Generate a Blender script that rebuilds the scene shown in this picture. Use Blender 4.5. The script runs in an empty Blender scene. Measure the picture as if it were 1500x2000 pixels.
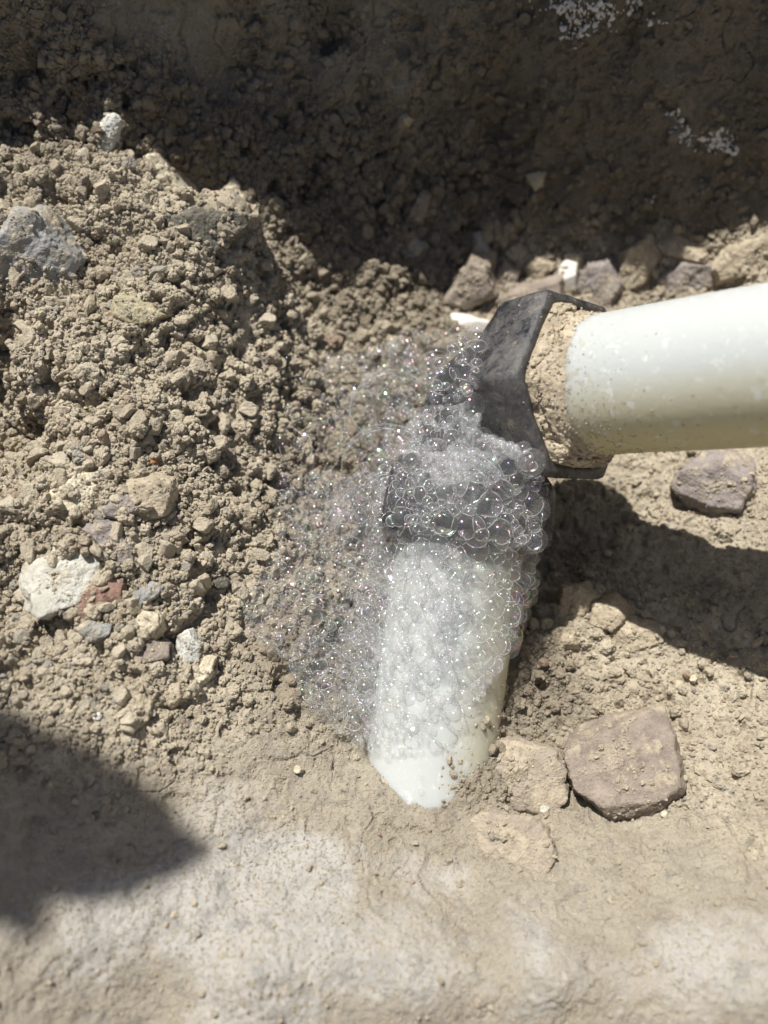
import bpy, math, random
import numpy as np
from mathutils import Vector, Matrix

# ------------------------------------------------------------------ camera, sky, sun, exposure
MM = 0.001
TILT = math.radians(22.0); FPX = 1650.0; CAMZ = 182.0          # millimetres; photograph 1500 x 2000
D = np.array([0, math.sin(TILT), -math.cos(TILT)])
U = np.array([0, math.cos(TILT), math.sin(TILT)])
R = np.array([1.0, 0, 0])
C0 = np.array([0, 0, CAMZ])
scene = bpy.context.scene
col = scene.collection
cd = bpy.data.cameras.new('camera')
cam = bpy.data.objects.new('camera', cd); col.objects.link(cam)
cam.location = (0, 0, CAMZ*MM); cam.rotation_euler = (TILT, 0, 0)
cd.sensor_fit = 'HORIZONTAL'; cd.sensor_width = 24.0; cd.lens = 24.0*FPX/1500
cd.clip_start = 0.005; cd.clip_end = 400
cd.dof.use_dof = True; cd.dof.focus_distance = 0.170; cd.dof.aperture_fstop = 9.5
scene.camera = cam

SUN_AZ, SUN_EL = math.radians(32), math.radians(61)            # azimuth from +Y towards -X
LDIR = np.array([math.sin(SUN_AZ)*math.cos(SUN_EL), -math.cos(SUN_AZ)*math.cos(SUN_EL), -math.sin(SUN_EL)])
w = bpy.data.worlds.new('World'); scene.world = w; w.use_nodes = True
wn = w.node_tree
sky = wn.nodes.new('ShaderNodeTexSky'); sky.sky_type = 'NISHITA'; sky.sun_disc = False
sky.sun_elevation = SUN_EL; sky.sun_rotation = -SUN_AZ; sky.dust_density = 2.0
bg = wn.nodes['Background']; bg.inputs[1].default_value = 0.05
wn.links.new(sky.outputs[0], bg.inputs[0])
sl = bpy.data.lights.new('sun', 'SUN'); sl.energy = 5.0; sl.angle = math.radians(0.53); sl.color = (1, 0.95, 0.87)
so = bpy.data.objects.new('sun', sl); col.objects.link(so)
so.rotation_euler = Vector(LDIR).to_track_quat('-Z', 'Y').to_euler()
vs = scene.view_settings
vs.view_transform = 'Standard'; vs.look = 'None'; vs.gamma = 1; vs.exposure = 0.42; vs.use_curve_mapping = False
cy = scene.cycles
cy.max_bounces = 10; cy.diffuse_bounces = 4; cy.glossy_bounces = 4; cy.transmission_bounces = 6
cy.transparent_max_bounces = 96; cy.use_denoising = True; cy.sample_clamp_indirect = 6; cy.caustics_reflective = False

rng = np.random.default_rng(7); random.seed(7)

# ------------------------------------------------------------------ helpers: camera geometry, noise, meshes
def ray(px, py):
    px = np.asarray(px, float); py = np.asarray(py, float)
    return D + ((px-750)/FPX)[..., None]*R + ((1000-py)/FPX)[..., None]*U
def at(px, py, t): return C0 + t*ray(px, py)
def proj(P):
    q = np.asarray(P)-C0; t = q@D
    return 750+FPX*(q@R)/t, 1000-FPX*(q@U)/t, t

def _hash(ix, iy, iz, seed):
    h = (ix.astype(np.int64)*73856093) ^ (iy.astype(np.int64)*19349663) ^ (iz.astype(np.int64)*83492791) ^ (seed*2654435761)
    h = (h ^ (h >> 13))*1274126177 & 0x7fffffff
    return (h ^ (h >> 16)) & 0x7fffffff
def vnoise(P, scale, seed=0):
    """smooth value noise, about -1..1"""
    q = P/scale; i = np.floor(q).astype(np.int64); f = q-i; f = f*f*f*(f*(f*6-15)+10)
    out = 0
    for dx in (0, 1):
        wx = f[:, 0] if dx else 1-f[:, 0]
        for dy in (0, 1):
            wy = f[:, 1] if dy else 1-f[:, 1]
            for dz in (0, 1):
                wz = f[:, 2] if dz else 1-f[:, 2]
                out = out + wx*wy*wz*(_hash(i[:, 0]+dx, i[:, 1]+dy, i[:, 2]+dz, seed) % 20011)/20011.0
    return out*2-1
def fbm(P, scale, octaves=4, seed=0, gain=.5):
    out = 0; a = 1
    for k in range(octaves):
        out = out + a*vnoise(P+k*17.3, scale/2**k, seed+k); a *= gain
    return out
def granules(P, s, seed=0):
    """domes round jittered points: 1 on a granule's top, 0 in the gaps between"""
    q = P/s; i = np.floor(q).astype(np.int64); best = np.full(len(P), 9.0)
    for dx in (-1, 0, 1):
        for dy in (-1, 0, 1):
            for dz in (-1, 0, 1):
                cx, cyy, cz = i[:, 0]+dx, i[:, 1]+dy, i[:, 2]+dz
                h = _hash(cx, cyy, cz, seed)
                d2 = (cx+(h % 1021)/1021-q[:, 0])**2 + (cyy+((h//1021) % 1021)/1021-q[:, 1])**2 + (cz+((h//1042441) % 1021)/1021-q[:, 2])**2
                np.minimum(best, d2, out=best)
    return np.sqrt(np.clip(1-best/0.75, 0, 1))

def mesh_np(name, V, F, smooth=True):
    V = np.asarray(V, np.float32); F = np.asarray(F, np.int32)
    me = bpy.data.meshes.new(name); n = F.shape[1]
    me.vertices.add(len(V)); me.vertices.foreach_set('co', V.ravel())
    me.loops.add(F.size); me.loops.foreach_set('vertex_index', F.ravel())
    me.polygons.add(len(F)); me.polygons.foreach_set('loop_start', np.arange(0, F.size, n, dtype=np.int32))
    me.polygons.foreach_set('loop_total', np.full(len(F), n, np.int32))
    me.polygons.foreach_set('use_smooth', np.full(len(F), smooth))
    me.update(calc_edges=True)
    return me
def link(name, me, mat, parent=None, **props):
    o = bpy.data.objects.new(name, me); col.objects.link(o)
    if mat and me: me.materials.append(mat)
    if parent: o.parent = parent
    for k, v in props.items(): o[k] = v
    return o
def vattr(me, name, arr, typ='FLOAT'):
    a = me.attributes.new(name, typ, 'POINT')
    a.data.foreach_set('value' if typ == 'FLOAT' else ('vector' if typ == 'FLOAT_VECTOR' else 'value'), np.asarray(arr, np.float32).ravel() if typ != 'INT' else np.asarray(arr, np.int32))
_ico = {}
def ico(n):
    if n in _ico: return _ico[n]
    p = (1+5**.5)/2
    V = [(-1, p, 0), (1, p, 0), (-1, -p, 0), (1, -p, 0), (0, -1, p), (0, 1, p), (0, -1, -p), (0, 1, -p), (p, 0, -1), (p, 0, 1), (-p, 0, -1), (-p, 0, 1)]
    V = [np.array(v)/np.linalg.norm(v) for v in V]
    F = [(0, 11, 5), (0, 5, 1), (0, 1, 7), (0, 7, 10), (0, 10, 11), (1, 5, 9), (5, 11, 4), (11, 10, 2), (10, 7, 6), (7, 1, 8), (3, 9, 4), (3, 4, 2), (3, 2, 6), (3, 6, 8), (3, 8, 9), (4, 9, 5), (2, 4, 11), (6, 2, 10), (8, 6, 7), (9, 8, 1)]
    for _ in range(n):
        mid = {}; G = []
        def m(a, b):
            k = (min(a, b), max(a, b))
            if k not in mid:
                v = V[a]+V[b]; V.append(v/np.linalg.norm(v)); mid[k] = len(V)-1
            return mid[k]
        for a, b, c in F:
            x, y, z = m(a, b), m(b, c), m(c, a); G += [(a, x, z), (b, y, x), (c, z, y), (x, y, z)]
        F = G
    _ico[n] = (np.array(V), np.array(F)); return _ico[n]

# ------------------------------------------------------------------ materials
def new_mat(name):
    m = bpy.data.materials.new(name); m.use_nodes = True
    nt = m.node_tree; b = nt.nodes['Principled BSDF']
    return m, nt, b
def N(nt, typ, **kw):
    n = nt.nodes.new(typ)
    for k, v in kw.items():
        if k.startswith('i_'): n.inputs[k[2:].replace('_', ' ')].default_value = v
        else: setattr(n, k, v)
    return n
def noise(nt, scale, detail=4, rough=.55, coord=None, dist=0):
    n = N(nt, 'ShaderNodeTexNoise', i_Scale=scale, i_Detail=detail, i_Roughness=rough, i_Distortion=dist)
    if coord: nt.links.new(coord, n.inputs['Vector'])
    return n.outputs['Fac']
def ramp(nt, fac, stops, interp='LINEAR'):
    r = N(nt, 'ShaderNodeValToRGB'); cr = r.color_ramp; cr.interpolation = interp
    while len(cr.elements) < len(stops): cr.elements.new(.5)
    for e, (p, c) in zip(cr.elements, stops):
        e.position = p; e.color = (c, c, c, 1) if not isinstance(c, tuple) else (*c, 1)
    nt.links.new(fac, r.inputs[0]); return r.outputs[0]
def mix(nt, fac, a, b, mode='MIX'):
    n = N(nt, 'ShaderNodeMix', data_type='RGBA', blend_type=mode)
    for s, v in ((0, fac), (6, a), (7, b)):
        if hasattr(v, 'is_output'): nt.links.new(v, n.inputs[s])
        else: n.inputs[s].default_value = v if s == 0 else (*v, 1)
    return n.outputs[2]
def math_n(nt, op, a, b=None):
    n = N(nt, 'ShaderNodeMath', operation=op)
    for s, v in ((0, a), (1, b)):
        if v is None: continue
        if hasattr(v, 'is_output'): nt.links.new(v, n.inputs[s])
        else: n.inputs[s].default_value = v
    return n.outputs[0]
def bump(nt, b, h, dist, strength=1.0):
    n = N(nt, 'ShaderNodeBump', i_Strength=strength, i_Distance=dist)
    nt.links.new(h, n.inputs['Height']); nt.links.new(n.outputs[0], b.inputs['Normal'])
def attr(nt, name): return N(nt, 'ShaderNodeAttribute', attribute_name=name).outputs['Fac']

BUFF, TAN, GREY, PINK, DAMP_SHADE, PALE = (.645, .58, .455), (.46, .40, .305), (.33, .31, .28), (.36, .265, .22), (.105, .082, .057), (.56, .545, .515)  # darkest brown is wet soil, and also paints the far bank's shade
def soil_color(nt, pos, rnd=None):
    c = mix(nt, ramp(nt, noise(nt, 120, 5, .6, pos), [(.35, 0.), (.65, 1.)]), TAN, BUFF)
    c = mix(nt, ramp(nt, noise(nt, 420, 3, .5, pos), [(.56, 0.), (.70, .75)]), c, GREY)
    c = mix(nt, ramp(nt, noise(nt, 300, 2, .5, pos, .8), [(.66, 0.), (.74, .6)]), c, PINK)
    c = mix(nt, ramp(nt, noise(nt, 1500, 2, .5, pos), [(.66, 0.), (.74, .7)]), c, (.64, .57, .45))
    c = mix(nt, ramp(nt, noise(nt, 2000, 3, .6, pos), [(.30, .4), (.48, 0.)]), c, (.22, .18, .135))
    c = mix(nt, ramp(nt, noise(nt, 3600, 2, .6, pos), [(.52, 0.), (.66, .55)]), c, (.58, .52, .41))
    return c
def make_soil():
    m, nt, b = new_mat('soil'); pos = N(nt, 'ShaderNodeNewGeometry').outputs['Position']
    c = soil_color(nt, pos)
    c = mix(nt, attr(nt, 'silt'), c, (.335, .315, .28))
    c = mix(nt, attr(nt, 'damp_shade'), c, DAMP_SHADE)  # wet soil by the leak plus shade painted on the far bank
    pale = ramp(nt, math_n(nt, 'ADD', attr(nt, 'pale'), math_n(nt, 'MULTIPLY', math_n(nt, 'SUBTRACT', noise(nt, 70, 6, .65, pos), .5), 1.3)), [(.34, 0.), (.62, .9)])
    c = mix(nt, pale, c, PALE)
    c = mix(nt, math_n(nt, 'MULTIPLY', attr(nt, 'pale'), ramp(nt, noise(nt, 150, 5, .6, pos, .5), [(.55, 0.), (.66, .65)])), c, (.23, .235, .235))
    nt.links.new(c, b.inputs['Base Color']); b.inputs['Roughness'].default_value = .95; b.inputs['Specular IOR Level'].default_value = .25
    bump(nt, b, noise(nt, 2200, 5, .75, pos), .0007, 1.0)
    return m
def make_crumb():
    m, nt, b = new_mat('soil_crumb'); pos = N(nt, 'ShaderNodeNewGeometry').outputs['Position']
    rnd = N(nt, 'ShaderNodeObjectInfo').outputs['Random']
    c = soil_color(nt, pos)
    c = mix(nt, ramp(nt, rnd, [(.0, 0.), (.90, 0.), (.905, .8), (.94, .8), (.945, 0.)], 'CONSTANT'), c, (.35, .345, .33))
    c = mix(nt, ramp(nt, rnd, [(.0, 0.), (.945, 0.), (.95, .6), (.965, .6), (.97, 0.)], 'CONSTANT'), c, (.36, .22, .17))
    c = mix(nt, ramp(nt, rnd, [(.0, 0.), (.97, 0.), (.975, .8), (1, .8)], 'CONSTANT'), c, (.62, .57, .46))
    c = mix(nt, math_n(nt, 'MULTIPLY', rnd, .25), c, TAN)
    at_ = N(nt, 'ShaderNodeAttribute', attribute_name='damp_shade', attribute_type='INSTANCER').outputs['Fac']
    c = mix(nt, at_, c, DAMP_SHADE)  # crumbs take the same wetness and painted shade
    nt.links.new(c, b.inputs['Base Color']); b.inputs['Roughness'].default_value = .95; b.inputs['Specular IOR Level'].default_value = .25
    bump(nt, b, noise(nt, 2600, 4, .75, pos), .0006, 1.0)
    return m
def make_stone(name, ca, cb, dust=.35, scale=250, rough=.8):
    m, nt, b = new_mat(name); pos = N(nt, 'ShaderNodeNewGeometry').outputs['Position']
    c = mix(nt, ramp(nt, noise(nt, scale, 6, .65, pos), [(.35, 0.), (.65, 1.)]), ca, cb)
    c = mix(nt, ramp(nt, noise(nt, 2200, 3, .6, pos), [(.60, 0.), (.72, .5)]), c, tuple(min(.8, x*1.6) for x in cb))
    d = ramp(nt, noise(nt, 190, 6, .7, pos, .4), [(.62-.32*dust, 0.), (.74-.2*dust, .95*min(1, dust*8))])
    c = mix(nt, d, c, (.50, .435, .325))
    nt.links.new(c, b.inputs['Base Color']); b.inputs['Roughness'].default_value = rough
    h = math_n(nt, 'ADD', noise(nt, 1800, 5, .7, pos), math_n(nt, 'MULTIPLY', d, .8))
    bump(nt, b, h, .00045, .9)
    return m
def make_pipe():
    m, nt, b = new_mat('pipe_plastic'); tc = N(nt, 'ShaderNodeTexCoord').outputs['Object']; pos = tc
    c = mix(nt, noise(nt, 30, 3, .5, pos), (.46, .495, .50), (.50, .525, .515))
    # yellow tint along one flank of the tube, chalky scuffs, brown specks of soil
    sep = N(nt, 'ShaderNodeSeparateXYZ'); nt.links.new(tc, sep.inputs[0])
    c = mix(nt, ramp(nt, attr(nt, 'under'), [(.02, 0.), (.40, .85)]), c, (.58, .52, .28))
    c = mix(nt, ramp(nt, noise(nt, 380, 5, .7, pos, .2), [(.58, 0.), (.66, .75)]), c, (.66, .67, .66))
    c = mix(nt, ramp(nt, noise(nt, 640, 4, .7, pos), [(.62, 0.), (.70, .6)]), c, (.66, .67, .66))
    gate = ramp(nt, attr(nt, 'under'), [(.05, 0.), (.4, 1.)])
    near = attr(nt, 'dirt')
    sp = ramp(nt, math_n(nt, 'ADD', noise(nt, 800, 4, .65, pos), math_n(nt, 'MULTIPLY', near, .2)), [(.60, 0.), (.68, .75)])
    c = mix(nt, math_n(nt, 'MULTIPLY', sp, math_n(nt, 'MAXIMUM', gate, near)), c, (.34, .26, .15))
    c = mix(nt, ramp(nt, noise(nt, 1100, 2, .5, pos), [(.73, 0.), (.76, .7)]), c, (.30, .24, .15))
    nt.links.new(c, b.inputs['Base Color']); b.inputs['Roughness'].default_value = .42
    b.inputs['Subsurface Weight'].default_value = .6; b.inputs['Subsurface Radius'].default_value = (1, .9, .7); b.inputs['Subsurface Scale'].default_value = .006
    bump(nt, b, noise(nt, 500, 5, .65, pos), .0003, .35)
    return m
def make_black(name='black_plastic', dust=1.0):
    m, nt, b = new_mat(name); pos = N(nt, 'ShaderNodeTexCoord').outputs['Object']
    d = ramp(nt, noise(nt, 300, 10, .8, pos, .25), [(.38, 0.), (.66, .9*dust)])
    c = mix(nt, d, (.016, .018, .024), (.15, .145, .14))
    d2 = ramp(nt, noise(nt, 120, 7, .75, pos), [(.58, 0.), (.72, .85*dust)])
    c = mix(nt, d2, c, (.40, .33, .24))
    nt.links.new(c, b.inputs['Base Color'])
    nt.links.new(ramp(nt, d, [(0, .2), (1, .75)]), b.inputs['Roughness'])
    bump(nt, b, math_n(nt, 'ADD', math_n(nt, 'MULTIPLY', d, .4), noise(nt, 1200, 5, .7, pos)), .0003, .6)
    return m
def make_mud():
    m, nt, b = new_mat('wet_mud'); pos = N(nt, 'ShaderNodeTexCoord').outputs['Object']
    c = mix(nt, ramp(nt, noise(nt, 260, 6, .65, pos), [(.35, 0.), (.65, 1.)]), (.33, .27, .19), (.60, .52, .39))
    c = mix(nt, ramp(nt, noise(nt, 900, 3, .6, pos), [(.62, 0.), (.70, .7)]), c, (.66, .60, .50))
    c = mix(nt, ramp(nt, noise(nt, 1300, 2, .6, pos), [(.67, 0.), (.71, .85)]), c, (.09, .07, .05))
    nt.links.new(c, b.inputs['Base Color'])
    nt.links.new(ramp(nt, noise(nt, 500, 3, .5, pos), [(.4, .35), (.6, .8)]), b.inputs['Roughness'])
    bump(nt, b, noise(nt, 1600, 5, .7, pos), .0006, .9)
    return m
def make_film(name, f0, f1, milk, sat, rough=.09, power=3.0, rim=0.0):
    """soap film: clear, a little mirror that grows towards the rim, faint interference colour"""
    m = bpy.data.materials.new(name); m.use_nodes = True; nt = m.node_tree; nt.nodes.clear()
    out = N(nt, 'ShaderNodeOutputMaterial'); pos = N(nt, 'ShaderNodeNewGeometry').outputs['Position']
    fac = N(nt, 'ShaderNodeLayerWeight', i_Blend=.5).outputs['Facing']
    hue = math_n(nt, 'FRACT', math_n(nt, 'ADD', math_n(nt, 'MULTIPLY', fac, 2.2), math_n(nt, 'MULTIPLY', noise(nt, 160, 3, .5, pos), 3.0)))
    hs = N(nt, 'ShaderNodeCombineColor', mode='HSV'); nt.links.new(hue, hs.inputs[0]); hs.inputs[1].default_value = sat; hs.inputs[2].default_value = 1
    gl = N(nt, 'ShaderNodeBsdfGlossy', i_Roughness=rough); nt.links.new(hs.outputs[0], gl.inputs['Color'])
    tr = N(nt, 'ShaderNodeBsdfTransparent'); tr.inputs[0].default_value = (.995, .995, .995, 1)
    k = math_n(nt, 'ADD', f0, math_n(nt, 'MULTIPLY', math_n(nt, 'POWER', fac, power), f1))
    s1 = N(nt, 'ShaderNodeMixShader'); nt.links.new(k, s1.inputs[0]); nt.links.new(tr.outputs[0], s1.inputs[1]); nt.links.new(gl.outputs[0], s1.inputs[2])
    s = s1
    if milk or rim:
        df = N(nt, 'ShaderNodeBsdfTranslucent'); df.inputs[0].default_value = (.9, .92, .94, 1)
        d2 = N(nt, 'ShaderNodeBsdfDiffuse'); d2.inputs[0].default_value = (.9, .92, .94, 1)
        sm = N(nt, 'ShaderNodeMixShader'); sm.inputs[0].default_value = .5; nt.links.new(df.outputs[0], sm.inputs[1]); nt.links.new(d2.outputs[0], sm.inputs[2])
        s = N(nt, 'ShaderNodeMixShader'); nt.links.new(math_n(nt, 'ADD', math_n(nt, 'MULTIPLY', math_n(nt, 'ADD', attr(nt, 'milk'), .25), milk), math_n(nt, 'MULTIPLY', math_n(nt, 'POWER', fac, 9.0), rim)), s.inputs[0])
        nt.links.new(s1.outputs[0], s.inputs[1]); nt.links.new(sm.outputs[0], s.inputs[2])
    nt.links.new(s.outputs[0], out.inputs[0])
    return m
M_SOIL, M_CRUMB, M_PIPE, M_BLACK, M_MUD = make_soil(), make_crumb(), make_pipe(), make_black(), make_mud()
M_WETBLACK = make_black('wet_black_plastic', .3)
M_FILM = make_film('foam_film', .03, .12, .065, .35, .17, 5.0, .15)
M_BUBBLE = make_film('bubble_film', .028, .7, 0, .55, .08, 5.0, .55)
M_IRID = make_film('iridescent_film', .10, .8, 0, .85, .06, 2.0, .3)
M_BORDER = make_film('foam_border', .2, .4, .45, .12, .2, 1.5)
ST = {
 'grey': make_stone('stone_grey', (.20, .205, .205), (.36, .365, .36), .45),
 'mauve': make_stone('stone_mauve', (.215, .19, .187), (.33, .295, .28), .32),
 'white': make_stone('stone_white', (.50, .51, .47), (.68, .68, .63), .18, rough=.5),
 'quartz': make_stone('stone_quartz', (.44, .44, .39), (.60, .59, .53), .30, rough=.42),
 'brown': make_stone('stone_brown', (.20, .168, .145), (.33, .28, .235), .34),
 'red': make_stone('stone_red', (.19, .105, .08), (.29, .18, .14), .42),
 'cream': make_stone('stone_cream', (.52, .46, .33), (.68, .63, .49), .30),
 'buff': make_stone('stone_buff', (.36, .32, .21), (.52, .47, .33), .12, rough=.45),
 'clod': make_stone('stone_clod', (.36, .305, .225), (.50, .435, .325), .2, 300),
 'damp_shade_clod': make_stone('stone_damp_shade_clod', (.12, .095, .067), (.19, .152, .108), 0, 300),  # darker clod copy with shade and wetness painted in
 'dusty': make_stone('stone_dusty', (.27, .232, .19), (.40, .345, .28), .55, 300),
 'chip': make_stone('stone_chip', (.74, .72, .67), (.82, .80, .75), .02, rough=.5),
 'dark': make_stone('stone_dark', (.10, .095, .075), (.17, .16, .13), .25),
 'orange': make_stone('stone_orange', (.38, .17, .08), (.48, .25, .13), .1),
}

# ------------------------------------------------------------------ the ground: a dug pit, one sheet out to the horizon
# photo pixel, height in mm above the pit floor datum, crumbliness, pale silt, wetness plus shade painted on the far bank
CTRL = [
 (0,300,36,1,0,0.1),(0,420,38,1,0,0),(0,560,36,1,0,0),(0,690,38,1,0,0),(70,700,36,1,0,0),(45,790,14,1,0,.1),(15,870,15,1,0,.1),(85,850,19,1,0,0),(150,780,31,1,0,0),(300,720,30,1,0,0),(430,700,21,1,0,0),(500,800,14,1,0,0),
 (0,960,33,1,0,0),(200,960,33,1,0,0),(350,930,27,1,0,0),(450,1050,18,0.8,0,0),(0,1120,29,1,0,0),(30,1190,24,1,0,0.1),(200,1200,30,0.9,0,0),(400,1200,21,0.8,0,0),(0,1400,33,0.8,0,0),(200,1400,29,0.7,0,0),(400,1400,19,0.6,0,0),
 (300,340,41,1,0.1,0),(330,385,37,1,.1,0),(450,372,38,1,0.1,0),(240,320,40,1,.1,0),(340,475,14,.8,0,.25),(420,470,12,.8,0,.25),(480,480,15,0.8,0,0.3),(550,550,8,0.8,0,0.3),(490,630,17,1,0,0),(230,600,32,1,0,0),(600,660,2,1,0,0.1),(200,420,33,1,0,0),(220,500,28,1,0,0.1),
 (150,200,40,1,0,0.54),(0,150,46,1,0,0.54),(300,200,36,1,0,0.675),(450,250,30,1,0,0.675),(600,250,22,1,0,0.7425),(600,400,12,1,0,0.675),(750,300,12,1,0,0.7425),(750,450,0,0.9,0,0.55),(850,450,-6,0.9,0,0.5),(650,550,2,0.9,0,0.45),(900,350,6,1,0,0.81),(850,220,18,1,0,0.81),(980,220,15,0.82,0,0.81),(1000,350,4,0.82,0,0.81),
 (0,0,60,0.52,0.1,0.54),(250,0,52,0.15,0.25,0.3),(400,50,44,0.15,0.25,0.3),(500,40,43,0.15,0.25,0.3),(650,55,41,0.15,0.25,0.3),(780,80,38,0.15,0.25,0.3),(500,130,32,1,0,0.675),(650,130,28,1,0,0.675),(800,140,27,0.92,0,0.675),(850,60,38,0.15,0.25,0.3),(750,0,44,0.15,0.25,0.3),
 (1000,20,42,0.32,0.1,0.6075),(1030,120,31,0.32,0.1,0.6075),(1060,220,22,0.37,0,0.675),(1200,150,29,0.42,0,0.675),(1200,280,16,0.37,0,0.675),(1350,250,20,0.42,0,0.6075),(1500,250,26,0.42,0,0.675),(1100,330,9,0.42,0,0.7425),(1250,400,3,0.42,0,0.7425),(1400,400,6,0.42,0,0.675),(1500,390,13,0.42,0,0.675),(1250,0,44,0.42,0,0.675),(1500,0,48,0.42,0,0.675),
 (1000,500,-10,0.9,0,0.1),(1150,520,-9,0.9,0,0),(1300,500,-5,0.8,0,0),(1450,490,3,0.8,0,0),(1000,620,-11,0.8,0,0.1),(1200,650,-8,0.8,0,0),(1400,650,-4,0.8,0,0),
 (1300,900,-7,0.5,0,0),(1400,950,-1,0.5,0,0),(1500,950,5,0.5,0,0),(1150,1000,-12,0.6,0,0.2),(1100,1100,-11,0.6,0,0.2),(1250,1050,-8,0.6,0,0.1),(1400,1100,0,0.5,0,0),(1500,1150,6,0.5,0,0),(1120,1180,-4,0.6,0,0),(1200,1250,-4,0.65,0,0),(1350,1250,0,0.6,0,0),(1500,1350,8,0.6,0,0),(1250,1400,-2,0.6,0,0),(1400,1500,6,0.55,0,0),(1500,1600,14,0.45,0.1,0),(1200,1550,-1,0.4,0,0),(1050,1350,-5,0.55,0,0.55),(1000,1450,0,0.45,0,0.3),(1000,1600,6,0.4,0,0.1),(1150,1650,9,0.3,0,0.1),(1350,1700,16,0.2,0.1,0),
 (600,800,4,1,0,.25),(700,700,-4,.9,0,.25),(800,800,-5,.8,0,.35),(550,1000,8,.9,0,.25),(700,1000,-2,0.8,0,0.2),(850,1000,-6,0.6,0,0.2),(600,1150,8,.8,0,.25),(750,1200,-5,0.6,0,0.2),(900,1200,-8,0.6,0,0.2),(550,1300,13,0.6,0,0.35),(640,1430,9,0.4,0.1,0.1),
 (690,1485,4.5,0.3,0.1,0.1),(715,1520,8.5,0.3,0.1,0.1),(745,1560,10.5,0.3,0.1,0.1),(830,1618,11.5,0.3,0.1,0.1),(880,1540,10.5,0.4,0,0.4),(903,1450,11,0.4,0,0.5),(940,1370,8,0.45,0,0.6),(990,1300,2,0.5,0,0.65),(790,1470,-4,0.3,0,0.1),(810,1350,-8,0.3,0,0.1),
 (600,1550,14,0.2,0.25,0),(500,1500,16,0.25,0.15,0),(400,1600,19,0.2,0.35,0),(250,1600,23,0.3,0.05,0),(100,1600,27,0.3,0,0),(0,1600,31,0.3,0,0),(800,1700,14,0.2,0.4,0),(600,1700,19,0.15,0.6,0),(900,1760,17,0.2,0.35,0),(1100,1800,20,0.2,0.3,0),(400,1750,25,0.12,0.75,0),(500,1760,23,0.1,0.8,0),(200,1800,31,0.12,0.5,0),(0,1800,38,0.15,0.3,0),(500,1900,33,0.1,0.6,0),(800,1900,30,0.1,0.5,0),(1100,1900,31,0.1,0.45,0),(1400,1850,27,0.2,0.45,0),(1500,1930,35,0.2,0.45,0),(0,2000,38,0.1,0.2,0),(300,1995,27,0.1,0.2,0),(1100,2000,24,0.1,0.2,0),(1500,2000,30,0.15,0.2,0),(750,2000,24,0.1,0.2,0),
 (500,85,38,.15,.25,.3),(650,100,34.5,.15,.25,.3),(800,118,31.5,.15,.25,.3),(500,112,32.5,.8,0,.75),(650,122,28.5,.8,0,.75),(800,136,27,.8,0,.75),
]
# outside the picture (x, y, z in mm): the banks up to the surface round the pit
RIM = 110.0
WORLD = [(-108,188,106),(-70,190,106),(-40,186,106),(-18,196,106),(2,201,108),(40,197,110),(73,193,110),(105,190,110),(140,188,110),(-150,200,110),(-110,216,110),(-45,212,110),(10,226,110),(80,215,112),(160,210,112),
 (-118,150,84),(-128,110,86),(-128,70,88),(-124,30,92),(-118,-10,94),(-100,-50,98),(-50,-80,98),(0,-85,96),(60,-82,96),(110,-60,98),(140,-10,96),(150,40,90),(155,90,88),(160,140,92),(165,170,98),
 (-98,100,52),(-96,60,52),(-94,30,56),(-86,-5,58),(-60,-46,34),(0,-50,12),(50,-50,14),(95,-30,40),(0,-66,40),(50,-66,42),(112,10,50),(118,50,38),(122,90,34),(126,130,42),
 (-165,100,110),(-165,0,110),(-130,-90,110),(0,-125,110),(120,-110,110),(180,-30,110),(195,80,110),(200,160,110)]
c0 = np.array(CTRL, float)
v0 = ray(c0[:, 0], c0[:, 1]); p0 = C0 + ((c0[:, 2]-CAMZ)/v0[:, 2])[:, None]*v0
w0 = np.array(WORLD, float)
CP = np.vstack([p0, w0]); CA = np.vstack([c0[:, 3:], np.tile([.4, .1, .1], (len(w0), 1))])
def _ker(r2): return np.sqrt(r2+9.0)
_A = np.zeros((len(CP)+1,)*2); _A[:-1, :-1] = _ker(((CP[:, None, :2]-CP[None, :, :2])**2).sum(-1)) ; _A[:-1, :-1] -= np.eye(len(CP))*1.2
_A[-1, :-1] = 1; _A[:-1, -1] = 1
_w = np.linalg.solve(_A, np.append(CP[:, 2], 0))
def base(XY):
    """smooth ground height and (crumb, pale, damp)"""
    Z = np.empty(len(XY)); A = np.empty((len(XY), 3))
    for s in range(0, len(XY), 60000):
        q = XY[s:s+60000]; d2 = ((q[:, None, :]-CP[None, :, :2])**2).sum(-1)
        Z[s:s+60000] = _ker(d2)@_w[:-1]+_w[-1]
        wt = 1/(d2+30)**2; A[s:s+60000] = wt@CA/wt.sum(1)[:, None]
    rr = np.hypot(XY[:, 0]-10, XY[:, 1]-70); f = np.clip((rr-140)/45, 0, 1); f = f*f*(3-2*f)
    return np.minimum(Z, RIM+6)*(1-f)+RIM*f, A
def ground_hit(px, py):
    """where the pixel's ray meets the smooth ground"""
    t = np.linspace(90, 290, 500); P = C0+t[:, None]*ray(px, py)[None]
    z, _ = base(P[:, :2]); k = np.argmax(P[:, 2] < z)
    return P[max(k, 1)], t[max(k, 1)]

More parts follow.
